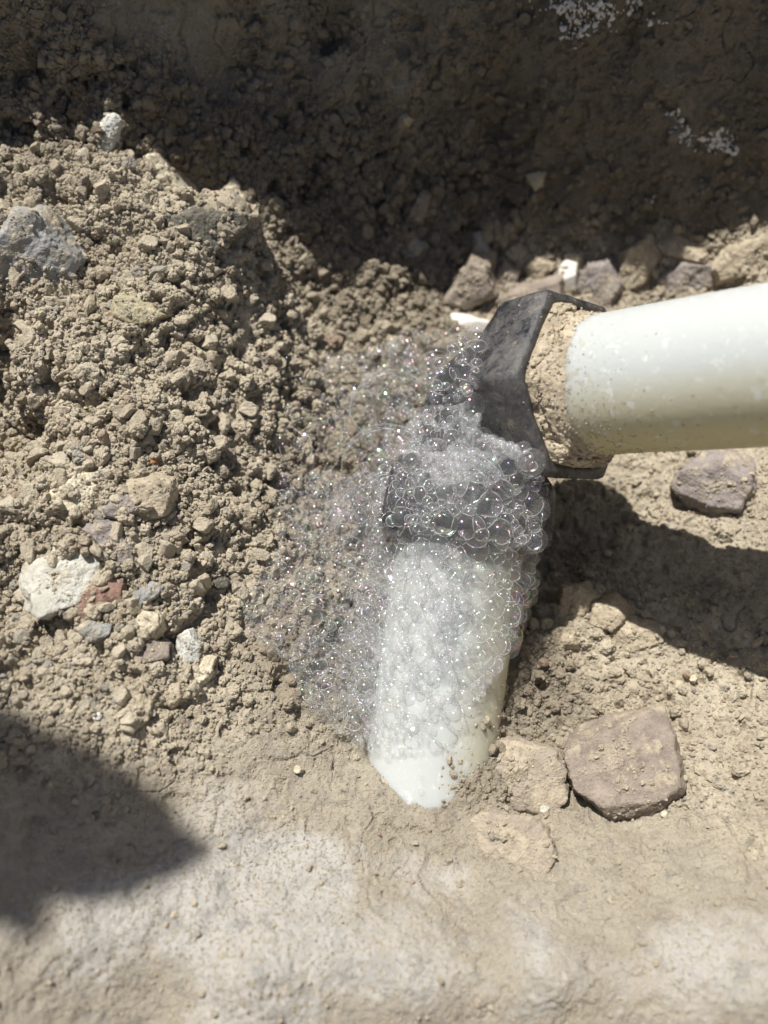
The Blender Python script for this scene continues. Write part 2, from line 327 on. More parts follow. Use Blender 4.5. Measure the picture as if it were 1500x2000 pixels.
def axis_coords(lo, hi, step, far):
    mid = np.arange(lo, hi+step/2, step); g = [step]; 
    while sum(g) < far: g.append(g[-1]*1.16)
    g = np.cumsum(g)
    return np.concatenate([lo-g[::-1], mid, mid[-1]+g])
gx = axis_coords(-97, 112, .28, 60000); gy = axis_coords(-34, 200, .28, 60000); gy = np.sort(np.concatenate([gy, (gy[1:]+gy[:-1])[(gy[:-1] > 152) & (gy[1:] < 199)]/2]))
nx, ny = len(gx), len(gy)
XX, YY = np.meshgrid(gx, gy); XY = np.stack([XX.ravel(), YY.ravel()], 1)
coarse_x = np.arange(-110, 126, 1.0)
Z, A = base(XY)
P = np.column_stack([XY, Z])
def grid_normals(P):
    G = P.reshape(ny, nx, 3); du = np.gradient(G, axis=1); dv = np.gradient(G, axis=0)
    n = np.cross(du, dv).reshape(-1, 3); return n/np.linalg.norm(n, axis=1)[:, None]
nrm = grid_normals(P)
near = (np.abs(XY[:, 0]-7) < 130) & (np.abs(XY[:, 1]-83) < 145)
disp = np.zeros(len(P)); Q = P[near]; c = A[near, 0]; wob = Q+np.stack([vnoise(Q, 3.0, 5), vnoise(Q, 3.0, 6), vnoise(Q, 3.0, 7)], 1)*.9
lump = fbm(Q, 16, 3, 1)
patch = np.clip(.62+.9*vnoise(Q, 10, 3), .12, 1.3)
g6, g3, g1 = granules(wob, 6.5, 11), granules(wob, 2.7, 12), granules(wob, 1.15, 13)
holes = np.clip((vnoise(wob, 4.2, 61)-.38)/.3, 0, 1)+.6*np.clip((vnoise(wob, 2.1, 62)-.45)/.3, 0, 1)
disp[near] = lump*(.5+1.1*c) + c*patch*(2.9*(g6-.5)+2.1*(g3-.5)+1.1*(g1-.5)) - np.clip(c, .08, 1)*2.6*holes + (1-c)*(.7*fbm(Q, 7, 4, 21)+.12*vnoise(Q, 1.3, 24)) + .14*vnoise(Q, .75, 22)
crack = np.abs(vnoise(wob, 7.0, 31)); disp[near] -= np.clip(1-crack/.07, 0, 1)*1.1*np.clip(c*1.6, .1, .8)*(vnoise(Q, 14, 33) > 0)
far = ~near
disp[far] = 3*vnoise(P[far], 90, 41)+1.2*vnoise(P[far], 25, 42)
P = P+nrm*disp[:, None]
idx = np.arange(nx*ny).reshape(ny, nx)
F = np.stack([idx[:-1, :-1].ravel(), idx[:-1, 1:].ravel(), idx[1:, 1:].ravel(), idx[1:, :-1].ravel()], 1)
me = mesh_np('ground', P*MM, F, False)
vattr(me, 'pale', np.clip(A[:, 1]*1.35, 0, 1)); vattr(me, 'damp_shade', A[:, 2]); vattr(me, 'silt', np.clip(.75-1.3*A[:, 0], 0, .6))
link('ground', me, M_SOIL, kind='structure')
NRM = grid_normals(P)

# leafy shade caster added on the left rim, out of the picture: its leaves throw the soft shade on the near left bank
m_caster, ntl, bl = new_mat('caster_green'); posl = N(ntl, 'ShaderNodeNewGeometry').outputs['Position']
ntl.links.new(mix(ntl, noise(ntl, 90, 4, .6, posl), (.035, .065, .02), (.07, .11, .035)), bl.inputs['Base Color']); bl.inputs['Roughness'].default_value = .5
shade_caster = bpy.data.objects.new('shade_caster', None); col.objects.link(shade_caster); shade_caster.empty_display_size = .01
root = np.array([-208.0, 205.0, 108.5]); shade_caster.location = Vector(root*MM)
shade_caster['label'] = 'added broad-leaved shade caster, unseen on the rim left of the pit'; shade_caster['category'] = 'shade_caster'
def strip(path, rad, n=8):
    V, Fq = [], []
    for k, (p, r_) in enumerate(zip(path, rad)):
        tg = path[min(k+1, len(path)-1)]-path[max(k-1, 0)]; tg /= np.linalg.norm(tg); e1 = np.cross(tg, [.31, .9, .2]); e1 /= np.linalg.norm(e1); e2 = np.cross(tg, e1)
        for q in range(n): a_ = 2*math.pi*q/n; V.append(p+r_*(math.cos(a_)*e1+math.sin(a_)*e2))
    for k in range(len(path)-1):
        for q in range(n): q2 = (q+1) % n; Fq.append((k*n+q, k*n+q2, (k+1)*n+q2, (k+1)*n+q))
    return np.array(V), Fq
crown = np.array([-192.0, 202.0, 430.0])
pth = np.array([root+(crown-root)*s_+np.array([6*math.sin(3*s_), 4*math.sin(2*s_), 0]) for s_ in np.linspace(-.03, 1, 14)])
V, Fq = strip(pth, np.linspace(2.4, 1.2, 14)); link('caster_stem', mesh_np('caster_stem', (V-root)*MM, Fq), m_caster, shade_caster)
for k, (lx_, ly_, dz, ln, wd) in enumerate([(55,1555,405,34,20),(150,1575,420,30,19),(215,1635,430,30,18),(140,1668,410,32,20),(40,1660,425,34,22),(-70,1600,415,36,24),(235,1690,445,20,12),(60,1740,420,26,14)]):
    g_ = C0+(26-CAMZ)/ray(lx_, ly_)[2]*ray(lx_, ly_); ctr = g_-LDIR*dz/(-LDIR[2])
    out = ctr-crown; out[2] *= .3; out /= np.linalg.norm(out); nz = -LDIR*.8+np.array([.1*math.sin(k*2.1), .1*math.cos(k*1.7), .2]); nz -= out*(nz@out); nz /= np.linalg.norm(nz); sd_ = np.cross(nz, out)
    V, Fq = [], []
    for a_ in range(15):
        u_ = a_/14; w_ = wd/2*math.sin(math.pi*u_**.8)**.8+.15
        for b_ in range(-4, 5):
            f_ = b_/4; w2 = w_*(1+.10*math.sin(a_*2.9+k)); V.append(ctr+out*ln*(u_-.5)+sd_*w2*f_+nz*(-3.5*(u_-.5)**2*4+abs(f_)*2.0-1)*1.0)
    for a_ in range(14):
        for b_ in range(8): q = a_*9+b_; Fq.append((q, q+1, q+10, q+9))
    V = np.array(V); V2 = V-nz*.35; n_ = len(V); Fb = [(c_+n_, b_+n_, a_+n_, d_+n_) for a_, b_, c_, d_ in [(f[0], f[1], f[2], f[3]) for f in Fq]]
    lf = link('caster_leaf', mesh_np('caster_leaf', (np.vstack([V, V2])-root)*MM, Fq+Fb), m_caster, shade_caster)
    base_ = ctr-out*ln*.5; pp = np.array([crown+(base_-crown)*s_+np.array([0, 0, 8*math.sin(math.pi*s_)]) for s_ in np.linspace(0, 1, 8)])
    V, Fq = strip(pp, np.full(8, .7), 6); link('caster_stalk', mesh_np('caster_stalk', (V-root)*MM, Fq), m_caster, lf)

# ------------------------------------------------------------------ soil crumbs: loose aggregates too many to count
proto_col = bpy.data.collections.new('crumb_shapes')
for k in range(10):
    V, Fi = ico(4); q = V+k*7.7
    rad = .42+.46*granules(q, .60, 60+k)+.22*vnoise(q, .8, 70+k)+.20*granules(q, .27, 80+k)
    if k % 2:
        nn_ = rng.normal(size=(9, 3)); nn_ /= np.linalg.norm(nn_, axis=1)[:, None]; dd_ = rng.uniform(.55, .9, 9)
        rad = 1/((np.clip((V@nn_.T)/dd_, .05, None)**14).sum(1)**(1/14)); rad = np.minimum(rad, 1.2)*(1+.10*fbm(q, .7, 3, 70+k)+.10*(granules(q, .25, 80+k)-.5))
    V2 = V*rad[:, None]*np.array([1, .7+.3*rng.random(), .6+.35*rng.random()])
    m2 = mesh_np('crumb_shape', V2, Fi, False); m2.materials.append(M_CRUMB)
    proto_col.objects.link(bpy.data.objects.new('crumb_shape', m2))
def instancer(name, pts, scl, rot, damp_shade, coll, **props):
    me = mesh_np(name, pts*MM, np.zeros((0, 3), np.int32))
    vattr(me, 'scl', scl*MM); vattr(me, 'rot', rot, 'FLOAT_VECTOR'); vattr(me, 'damp_shade', damp_shade)
    o = link(name, me, None, **props)
    ng = bpy.data.node_groups.new(name, 'GeometryNodeTree')
    ng.interface.new_socket('Geometry', in_out='INPUT', socket_type='NodeSocketGeometry')
    ng.interface.new_socket('Geometry', in_out='OUTPUT', socket_type='NodeSocketGeometry')
    gi, go = ng.nodes.new('NodeGroupInput'), ng.nodes.new('NodeGroupOutput')
    ci = ng.nodes.new('GeometryNodeCollectionInfo'); ci.inputs['Collection'].default_value = coll; ci.inputs['Separate Children'].default_value = True; ci.inputs['Reset Children'].default_value = True
    ip = ng.nodes.new('GeometryNodeInstanceOnPoints'); ip.inputs['Pick Instance'].default_value = True
    for nm, dt, sock in (('rot', 'FLOAT_VECTOR', 'Rotation'), ('scl', 'FLOAT', 'Scale')):
        a = ng.nodes.new('GeometryNodeInputNamedAttribute'); a.data_type = dt; a.inputs['Name'].default_value = nm
        src = a.outputs['Attribute']
        if sock == 'Rotation':
            e = ng.nodes.new('FunctionNodeEulerToRotation'); ng.links.new(src, e.inputs[0]); src = e.outputs[0]
        ng.links.new(src, ip.inputs[sock])
    ng.links.new(gi.outputs[0], ip.inputs['Points']); ng.links.new(ci.outputs[0], ip.inputs['Instance']); ng.links.new(ip.outputs[0], go.inputs[0])
    o.modifiers.new('scatter', 'NODES').node_group = ng
    return o
inner = np.nonzero((XY[:, 0] > -96) & (XY[:, 0] < 111) & (XY[:, 1] > -33) & (XY[:, 1] < 199))[0]

# ------------------------------------------------------------------ pipes and elbow
E_T = math.radians(46)
AX = math.cos(E_T)*(math.cos(-.01)*R+math.sin(-.01)*U)-math.sin(E_T)*D; AX /= np.linalg.norm(AX)
MOUTH = at(1130, 757, 167.0); ELB = MOUTH-AX*25
_v = ray(824, 1600); BX = C0+(-4.5-CAMZ)/_v[2]*_v-ELB; BX /= np.linalg.norm(BX)
PR = 13.5
def frame(axis, toward):
    """x along the axis, z towards the camera side, y the rest"""
    z = toward-axis*(toward@axis); z /= np.linalg.norm(z); y = np.cross(z, axis)
    return np.column_stack([axis, y, z])
def place(o, org, B):
    m = Matrix.Identity(4)
    for i in range(3):
        for j in range(3): m[i][j] = B[i, j]
        m[i][3] = org[i]*MM
    o.matrix_world = m
def tube(prof, n, sides=None, twist=0, jit=None):
    """revolve (x, r) pairs round x; sides gives a polygon with rounded corners"""
    V = []
    th = np.linspace(0, 2*np.pi, n, endpoint=False)
    for k, (x, r, poly) in enumerate(prof):
        k_ = 1.0
        if sides and poly:
            a = (th-twist) % (2*np.pi/sides)-np.pi/sides
            k_ = np.minimum(np.cos(np.pi/sides)/np.cos(a), .988); k_ = 1+(k_-1)*poly
        V.append(np.column_stack([np.full(n, x), r*k_*np.cos(th), r*k_*np.sin(th)]))
    V = np.vstack(V); Fq = []
    for L in range(len(prof)-1):
        for k in range(n):
            k2 = (k+1) % n; Fq.append((L*n+k, L*n+k2, (L+1)*n+k2, (L+1)*n+k))
    return V, np.array(Fq)
def pipe(name, org, axis, length, label, side):
    x = np.linspace(0, length, 60); prof = [(0, PR-2.6, 0), (0, PR, 0)]+[(s, PR, 0) for s in x[1:]]+[(length, PR-2.6, 0), (0.2, PR-2.6, 0)]
    V, Fq = tube(prof, 96); V[:, 1:] *= (1+.006*vnoise(V, 12, 5))[:, None]
    m = mesh_np(name, V*MM, Fq)
    vattr(m, 'under', V[:, 1]*side/27.0)
    vattr(m, 'dirt', np.clip(1-(V[:, 0]-11)/16, 0, 1)*np.clip(.75+.5*vnoise(V, 8, 2), 0, 1))
    o = link(name, m, M_PIPE, label=label, category='pipe'); place(o, org, frame(axis, -D)); return o
pa = pipe('water_pipe', ELB+AX*17, AX, 150, 'ivory plastic water pipe running out to the right, dusty and scuffed', -1)
pb = pipe('water_pipe', ELB+BX*22, BX, 110, 'milky plastic water pipe under the foam, end buried in soil', .6)

elbow = bpy.data.objects.new('pipe_elbow', None); col.objects.link(elbow); elbow.empty_display_size = .01
elbow.location = Vector(ELB*MM)
elbow['label'] = 'black plastic elbow fitting joining the two pipes, caked with mud and foam'; elbow['category'] = 'pipe fitting'
bpy.context.view_layer.update()
def under(o, par):
    m = o.matrix_world.copy(); o.parent = par; o.matrix_parent_inverse = par.matrix_world.inverted(); o.matrix_world = m
# body: bent tube through the corner
pts = []; n = 48
path = [ELB+AX*20*(1-s) for s in np.linspace(0, .6, 6)]+[ELB+AX*8*(1-s)**2+BX*8*s**2 for s in np.linspace(.05, .95, 12)]+[ELB+BX*20*s for s in np.linspace(.42, 1, 6)]
path = np.array(path); tan = np.gradient(path, axis=0); tan /= np.linalg.norm(tan, axis=1)[:, None]; upv = np.cross(AX, BX); upv /= np.linalg.norm(upv)
V = []
for p, t in zip(path, tan):
    s = np.cross(upv, t); th = np.linspace(0, 2*np.pi, n, endpoint=False)
    V.append(p+12.6*(np.cos(th)[:, None]*upv+np.sin(th)[:, None]*s))
V = np.vstack(V)-ELB; Fq = []
for L in range(len(path)-1):
    for k in range(n): k2 = (k+1) % n; Fq.append((L*n+k, L*n+k2, (L+1)*n+k2, (L+1)*n+k))
bo = link('elbow_body', mesh_np('elbow_body', V*MM, Fq), M_WETBLACK); bo.location = elbow.location; bpy.context.view_layer.update(); under(bo, elbow)
MUD_PTS = []
for axis, NUT_AT in ((AX, 25.0), (BX, 31.0)):
    B = frame(axis, -D)
    prof = [(-16, 14.5, 0), (-15, 17.0, .4), (-12.5, 19.3, 1), (-11, 20.0, 1), (-6, 20.3, 1), (-1.2, 20.6, 1), (-.3, 20.3, 1), (0, 19.5, 1), (0, 17.6, .8), (-.6, 17.0, .5), (-7, 16.0, 0), (-9, 13.6, 0)]
    V, Fq = tube(prof, 144, 6, math.pi/2)
    V += np.stack([vnoise(V, 3.5, s) for s in (1, 2, 3)], 1)*.14
    no = link('nut', mesh_np('nut', V*MM, Fq), M_BLACK if axis is AX else M_WETBLACK); place(no, ELB+axis*NUT_AT, B); bpy.context.view_layer.update(); under(no, elbow)
    if axis is BX: continue
    VW = V@B.T+ELB+axis*NUT_AT
    for q_ in rng.choice(len(V), 220): MUD_PTS.append((*VW[q_], .09+.22*rng.random()**3))
    # mud packed between nut and pipe
    prof = []
    for r_, x_ in ((17.9, -4), (17.5, -1.0), (17.0, .1), (16.2, .8), (15.4, 1.4), (14.7, 2.1), (14.1, 3.2), (13.75, 4.6), (13.3, 6.0), (13.0, 2)): prof.append((x_, r_, .75 if r_ > 15 else 0))
    # refine
    pr2 = []
    for a_, b_ in zip(prof[:-1], prof[1:]):
        for s in np.linspace(0, 1, 5, endpoint=False): pr2.append(tuple(a_[i]+(b_[i]-a_[i])*s for i in range(3)))
    V, Fq = tube(pr2, 220, 6, math.pi/2)
    h = 1.5*(granules(V, 2.2, 7)-.45)+1.0*(granules(V, .9, 8)-.5)+1.7*vnoise(V, 7, 9)
    inner_w = np.clip((np.hypot(V[:, 1], V[:, 2])-13.2)/1.2, 0, 1)
    V[:, 0] += h*inner_w; V[:, 1:] *= (1+.03*vnoise(V, 2.0, 10)*(np.hypot(V[:, 1], V[:, 2]) < 15)[:]*.5)[:, None]
    VW = V@B.T+ELB+axis*NUT_AT
    for q_ in rng.choice(len(V), 900): MUD_PTS.append((*VW[q_], rng.uniform(.12, .5)**1.3))
    for _ in range(260):
        xa, ta = 5+rng.exponential(4.5), rng.normal(-.9, .7); MUD_PTS.append((*(ELB+axis*(NUT_AT+xa)+PR*(math.sin(ta)*B[:, 1]+math.cos(ta)*B[:, 2])), rng.uniform(.06, .2)))
    mo = link('mud_filling', mesh_np('mud_filling', V*MM, Fq, False), M_MUD); place(mo, ELB+axis*NUT_AT, B); bpy.context.view_layer.update(); under(mo, elbow)

# ------------------------------------------------------------------ stones: convex outlines as seen, real thickness, resting in the soil
ON_STONE = list(MUD_PTS); PIPE_PTS = []
def stone(outline, kind, label, thick=.75, name='stone', lift=.15, group=None, rough=.09, seed=None, cat=None, tilt=0, crumbs=1.0):
    o2 = np.array(outline, float); c2 = (o2.min(0)+o2.max(0))/2
    sd = int(c2[0]*7+c2[1]*13) if seed is None else seed; rg = np.random.default_rng(sd)
    G, t = ground_hit(*c2); px = t/FPX
    view = (G-C0)/np.linalg.norm(G-C0); zc = -view; xc = np.cross(U, zc); xc /= np.linalg.norm(xc); yc = np.cross(zc, xc)
    q = (o2-c2)*px; q[:, 1] *= -1
    size = np.sqrt(np.ptp(q[:, 0])*np.ptp(q[:, 1])); h = size*thick/2
    planes = []
    m = len(q); area = sum(q[k, 0]*q[(k+1) % m, 1]-q[(k+1) % m, 0]*q[k, 1] for k in range(m))
    for k in range(m):
        a, b = q[k], q[(k+1) % m]; e = b-a; nn = np.array([e[1], -e[0]])*(1 if area > 0 else -1); nn /= np.linalg.norm(nn)
        dd = nn@((a+b)/2); tl = rg.uniform(.05, .5)
        v = np.array([nn[0]*math.cos(tl), nn[1]*math.cos(tl), math.sin(tl)]); planes.append((v, max(dd*math.cos(tl)+.12*h, size*.08)))
    for k in range(4):
        a = rg.uniform(0, 6.28); tl = rg.uniform(.05, .45); v = np.array([math.cos(a)*math.sin(tl), math.sin(a)*math.sin(tl), math.cos(tl)]); planes.append((v, h*rg.uniform(.85, 1.1)))
    planes.append((np.array([0, 0, -1.]), h))
    Vd, Fi = ico(5 if size > 9 else (4 if size > 3 else 3)); ex = 40 if size > 9 else 22
    n_ = np.array([p[0] for p in planes]); d_ = np.array([p[1] for p in planes])
    inv = (np.clip((Vd@n_.T)/d_, 0, None)**ex).sum(1)**(1/ex)
    V = Vd/inv[:, None]
    V *= (1+rough*fbm(V+sd % 91, size*.35, 4, 3)+.03*(granules(V+sd % 57, size*.16, 4)-.5))[:, None]
    V += Vd*((.16*fbm(V, 1.6, 3, 9, .7)+.012*size*fbm(V, size*.12, 3, 11))[:, None] if kind != 'chip' else 0)
    m_ = mesh_np(name, V*MM, Fi, kind == 'chip')
    ob = link(name, m_, ST[kind], label=label, category=cat or 'stone')
    if group: ob['group'] = group
    Bm = np.column_stack([xc, yc, zc])@np.array(Matrix.Rotation(tilt, 3, 'X')); place(ob, G+zc*h*lift, Bm)
    if kind not in ('chip',) and size > 2:
        VW = V@Bm.T+G+zc*h*lift; nv = V/np.linalg.norm(V, axis=1)[:, None]; ok = np.nonzero((nv[:, 2] > .1) & (vnoise(VW, size*.3, 8) > -.15))[0]
        k = min(len(ok), int(size*size*.9*crumbs)); pk = rg.choice(ok, k) if len(ok) else []
        for i_ in pk: ON_STONE.append((*VW[i_], .13*(1-rg.random())**(-1/2.4)))
    return ob
stone([(-30,530),(30,430),(75,425),(148,498),(145,535),(90,578),(10,590)], 'grey', 'large grey silt-dusted stone at the upper left edge', .7)
stone([(62,1150),(75,1110),(118,1075),(185,1083),(197,1115),(172,1182),(102,1206),(70,1190)], 'quartz', 'large pale white quartz stone beside a reddish brown stone', .6, lift=.35)
stone([(150,1175),(190,1125),(240,1130),(247,1180),(190,1207),(135,1206)], 'red', 'reddish brown stone tucked against the white quartz stone', .5, lift=.1)
stone([(174,1037),(190,1017),(222,1022),(252,1062),(263,1100),(245,1112),(205,1082)], 'mauve', 'long mauve grey pebble above the white quartz stone', .6, lift=.4)
stone([(203,992),(230,967),(266,973),(273,1000),(240,1016),(212,1010)], 'mauve', 'small dark grey pebble beside a sandy clod', .7, lift=.35)
stone([(250,948),(300,935),(332,942),(336,968),(318,1010),(280,1010),(260,990)], 'clod', 'sandy buff clod right of the small dark grey pebble', .7, 'soil_clod', .3, cat='clod')
stone([(100,968),(140,930),(195,925),(206,985),(160,1006),(108,992)], 'cream', 'broad cream coloured stone at left, above the mauve pebble', .6, lift=.2)
stone([(224,602),(234,585),(258,585),(319,612),(300,626),(255,638),(227,623)], 'buff', 'smooth translucent buff stone shard lying on crumbly soil', .6, lift=1.3, rough=.03)
stone([(348,602),(372,594),(393,606),(380,621),(353,617)], 'mauve', 'small mauve grey pebble right of the smooth buff shard', .7, lift=.3)
stone([(256,650),(318,630),(322,640),(285,658)], 'grey', 'thin grey flake just below the smooth buff shard', .5, lift=.4)
stone([(262,1212),(283,1195),(311,1200),(316,1225),(300,1243),(274,1237)], 'cream', 'bright yellowish cream lump below the grey finger pebble', .8, lift=.4)
stone([(250,1167),(300,1137),(316,1150),(300,1170),(268,1186)], 'grey', 'grey finger shaped pebble right of the reddish brown stone', .7, lift=.4)
stone([(152,1228),(175,1212),(215,1222),(207,1246),(170,1252)], 'grey', 'flat grey pebble just under the reddish brown stone', .6, lift=.3)
stone([(255,1265),(290,1250),(330,1262),(325,1292),(280,1300),(262,1290)], 'brown', 'dull brown pebble below the yellowish cream lump', .6, lift=.2)
stone([(350,1240),(372,1232),(390,1262),(385,1290),(355,1288)], 'white', 'whitish rough pebble right of the yellowish cream lump', .6, lift=.3)
stone([(372,1330),(400,1285),(418,1290),(410,1320),(385,1342)], 'cream', 'slanted pale cream sliver at the foam\'s lower left', .5, lift=.5)
stone([(320,1350),(330,1335),(352,1338),(357,1365),(335,1380),(318,1370)], 'clod', 'round sandy clod below the dull brown pebble', .8, 'soil_clod', .4, cat='clod')
stone([(245,1365),(280,1355),(296,1372),(288,1410),(260,1420),(240,1395)], 'clod', 'grey buff clod near the tiny white pebble at lower left', .7, 'soil_clod', .35, cat='clod')
stone([(283,312),(310,300),(332,325),(378,366),(350,376),(308,366)], 'cream', 'sunlit cream stone on the ledge at upper left', .8, lift=.4)
stone([(428,378),(455,350),(486,386),(466,416),(440,410)], 'cream', 'pale crumbly lump at the tip of the ledge', .8, lift=.45, rough=.14)
stone([(184,272),(200,236),(222,224),(241,240),(226,282),(200,299),(186,291)], 'white', 'upright whitish shard near the shaded upper left corner', .7, lift=.5)
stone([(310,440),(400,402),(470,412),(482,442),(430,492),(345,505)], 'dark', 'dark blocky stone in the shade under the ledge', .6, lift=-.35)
stone([(322,522),(330,500),(342,500),(347,530),(333,552)], 'buff', 'small upright buff shard below the dark blocky stone', .6, lift=.4)
stone([(855,600),(885,558),(920,505),(952,518),(962,575),(900,607)], 'brown', 'wedge shaped grey brown stone behind the foam', .8, lift=.5)
stone([(926,505),(930,457),(944,455),(956,500),(956,530),(935,530)], 'grey', 'thin grey white shard standing on the wedge shaped stone', .5, lift=1.2)
stone([(988,492),(1014,479),(1032,494),(1018,513),(995,510)], 'clod', 'small sunlit clod behind the wedge shaped stone', .8, 'soil_clod', .5, cat='clod')
stone([(1027,516),(1045,497),(1081,518),(1062,546),(1034,548)], 'clod', 'rounded clod left of the upright white chip', .8, 'soil_clod', .5, cat='clod')
stone([(963,542),(985,514),(1012,531),(1003,562),(970,563)], 'brown', 'brown pebble right of the wedge shaped stone', .8, lift=.4)
stone([(975,585),(1008,565),(1088,553),(1095,590),(1050,612),(985,605)], 'brown', 'flat brown stone behind the black nut\'s upper edge', .6, lift=.3)
stone([(1091,575),(1093,525),(1106,509),(1126,518),(1121,578)], 'chip', 'upright white tile chip behind the black nut', .55, 'tile_chip', .6, rough=.02, cat='chip')
stone([(862,622),(880,613),(905,615),(957,630),(950,650),(862,648)], 'chip', 'flat white tile chip left of the black nut', .45, 'tile_chip', .5, rough=.02, cat='chip')
stone([(968,618),(983,605),(1002,610),(998,628),(972,630)], 'chip', 'small white tile crumb touching the black nut\'s top', .7, 'tile_chip', .5, rough=.03, cat='chip')
stone([(1205,548),(1220,495),(1262,473),(1282,510),(1262,550),(1225,562)], 'clod', 'tall yellowish clod above the pipe', .8, 'soil_clod', .45, cat='clod')
stone([(1128,562),(1150,515),(1190,518),(1217,560),(1200,592),(1150,588)], 'mauve', 'brownish mauve stone between white tile chip and yellowish clod', .7, lift=.3)
stone([(1288,475),(1320,463),(1378,500),(1372,522),(1300,498)], 'clod', 'long narrow clod at the edge of the upper shade', .7, 'soil_clod', .5, cat='clod')
stone([(1285,540),(1330,515),(1390,525),(1400,560),(1330,580),(1290,570)], 'mauve', 'flat mauve stone just above the pipe at right', .6, lift=.2)
stone([(1400,520),(1435,480),(1490,470),(1510,510),(1470,540),(1410,545)], 'clod', 'broad clod above the pipe at the right edge', .7, 'soil_clod', .35, cat='clod')
stone([(1318,948),(1360,905),(1410,893),(1462,920),(1466,962),(1440,1002),(1390,1000),(1340,975)], 'mauve', 'purple grey stone in sunlight under the pipe at right', .7, lift=.4)
stone([(1108,1485),(1130,1450),(1220,1400),(1288,1388),(1310,1450),(1316,1532),(1272,1572),(1200,1592),(1130,1552)], 'brown', 'largest flat grey brown stone at lower right with dark shadow beneath', .62, lift=.75, rough=.06, tilt=-.2, crumbs=.7)
stone([(898,1512),(930,1462),(1010,1440),(1080,1470),(1106,1540),(1070,1582),(965,1572)], 'dusty', 'flat brownish stone between the buried pipe and the largest stone', .4, lift=-.05, rough=.1, tilt=-.1)
stone([(853,1652),(880,1612),(960,1592),(1060,1612),(1087,1662),(1050,1702),(960,1722),(888,1692)], 'dusty', 'low dusty brown stone just below the buried pipe end', .4, lift=-.25, rough=.1, tilt=-.08)
stone([(1090,1205),(1100,1150),(1140,1143),(1162,1165),(1142,1202)], 'clod', 'small sunlit clod at the lower edge of the pipe\'s shadow', .8, 'soil_clod', .45, cat='clod')
stone([(1148,1222),(1160,1180),(1200,1170),(1228,1200),(1190,1232)], 'clod', 'cracked buff clod next to the pipe\'s shadow', .8, 'soil_clod', .4, cat='clod')
stone([(1195,1235),(1225,1205),(1275,1220),(1290,1250),(1240,1272),(1200,1262)], 'clod', 'low wide clod right of the cracked buff clod', .5, 'soil_clod', .3, cat='clod')
stone([(1068,1250),(1085,1225),(1120,1228),(1125,1258),(1090,1268)], 'clod', 'small clod beside the iridescent bubble', .7, 'soil_clod', .4, cat='clod')
stone([(1029,342),(1050,336),(1063,340),(1056,364),(1045,373)], 'buff', 'triangular tan pebble on the shaded far wall', .6, lift=.5)
stone([(799,416),(824,374),(841,380),(832,420),(808,432)], 'brown', 'long upright brown pebble in the shade behind the foam', .7, lift=.4)
stone([(538,402),(556,398),(550,420)], 'white', 'tiny triangular white chip on the shaded bank', .5, lift=.5)
stone([(780,485),(810,465),(830,480),(815,505),(785,505)], 'grey', 'dull grey pebble in the shade left of the wedge stone', .7, lift=.3)
stone([(640,980),(665,960),(700,985),(700,1045),(665,1060),(640,1030)], 'mauve', 'dark mauve stone seen through the foam left of the elbow', .6, lift=.3)
for x, y, r, k, lab in [(190,1399,9,'chip','tiny bright white pebble alone on the lower left soil'),(221,1400,8,'grey','tiny grey pebble beside the bright white pebble'),(296,899,9,'orange','tiny orange pebble above the sandy buff clod'),(1288,1231,11,'cream','tiny cream pebble at the edge of the pipe\'s shadow'),
    (1327,1339,9,'cream','tiny cream pebble, left of a pair on the right slope'),(1354,1326,7,'cream','tiny cream pebble, right of a pair on the right slope'),(1061,1474,8,'cream','tiny pale pebble on the flat brownish stone'),(1297,1590,7,'cream','tiny pale pebble at the lower right of the largest stone'),(1063,1580,9,'white','tiny whitish pebble between the two flat lower stones'),
    (581,1503,8,'cream','tiny cream pebble left of the buried pipe'),(506,708,16,'mauve','small pinkish pebble left of the foam'),(430,1140,13,'dark','small dark pebble at the foam\'s left margin'),(1221,1325,9,'red','tiny red brown fragment on the right slope'),(790,235,12,'buff','tiny tan pebble high on the shaded wall'),(640,770,12,'brown','tiny brown pebble inside the thin foam')]:
    rr = np.random.default_rng(x); a = np.sort(rr.uniform(0, 6.28, 7)); a = np.linspace(0, 6.28, 7, endpoint=False)+rr.uniform(-.3, .3, 7)
    stone([(x+r*math.cos(t)*1.15, y+r*.85*math.sin(t)) for t in a], k, lab, .8, 'pebble', .6, cat='pebble')

cr = A[inner, 0]; g6f = np.zeros(len(P)); g6f[near] = g6*.6+g3*.4; prob = np.clip(cr, .3, 1)**1.3*(.1+g6f[inner]**2)*np.clip(.8+.6*vnoise(P[inner], 11, 90), .25, 1.4); prob /= prob.sum()
NC = 85000
pick = rng.choice(inner, NC, p=prob)
sz = .27*(1-rng.random(NC))**(-1/2.7); sz = np.minimum(sz, 1.8)*(.55+.6*A[pick, 0])
sz *= np.where(A[pick, 0] < .35, .62, 1)
Bf = frame(BX, -D)
for _ in range(30000):
    sa, ta = rng.uniform(45, 95), rng.uniform(-1.6, 1.6); q = ELB+BX*sa+PR*(math.sin(ta)*Bf[:, 1]+math.cos(ta)*Bf[:, 2])
    PIPE_PTS.append(q)
pq = np.array(PIPE_PTS); gz = base(pq[:, :2])[0]; gap = pq[:, 2]-gz
keep = (gap > -1) & (rng.random(len(pq)) < .16*np.exp(-np.clip(gap, 0, None)/1.5)*np.clip(.6+1.2*vnoise(pq, 5, 3), 0, 1.6))
for q in pq[keep]: ON_STONE.append((*q, .16*(1-rng.random())**(-1/2.2)))
big = np.nonzero(sz > 1.2)[0]
bx_, by_, _ = proj(P[pick[big]]); vis = (bx_ > -20) & (bx_ < 1520) & (by_ > -20) & (by_ < 2020); big = big[vis]; big = big[np.argsort(-sz[big])][:150]
protos = list(proto_col.objects)
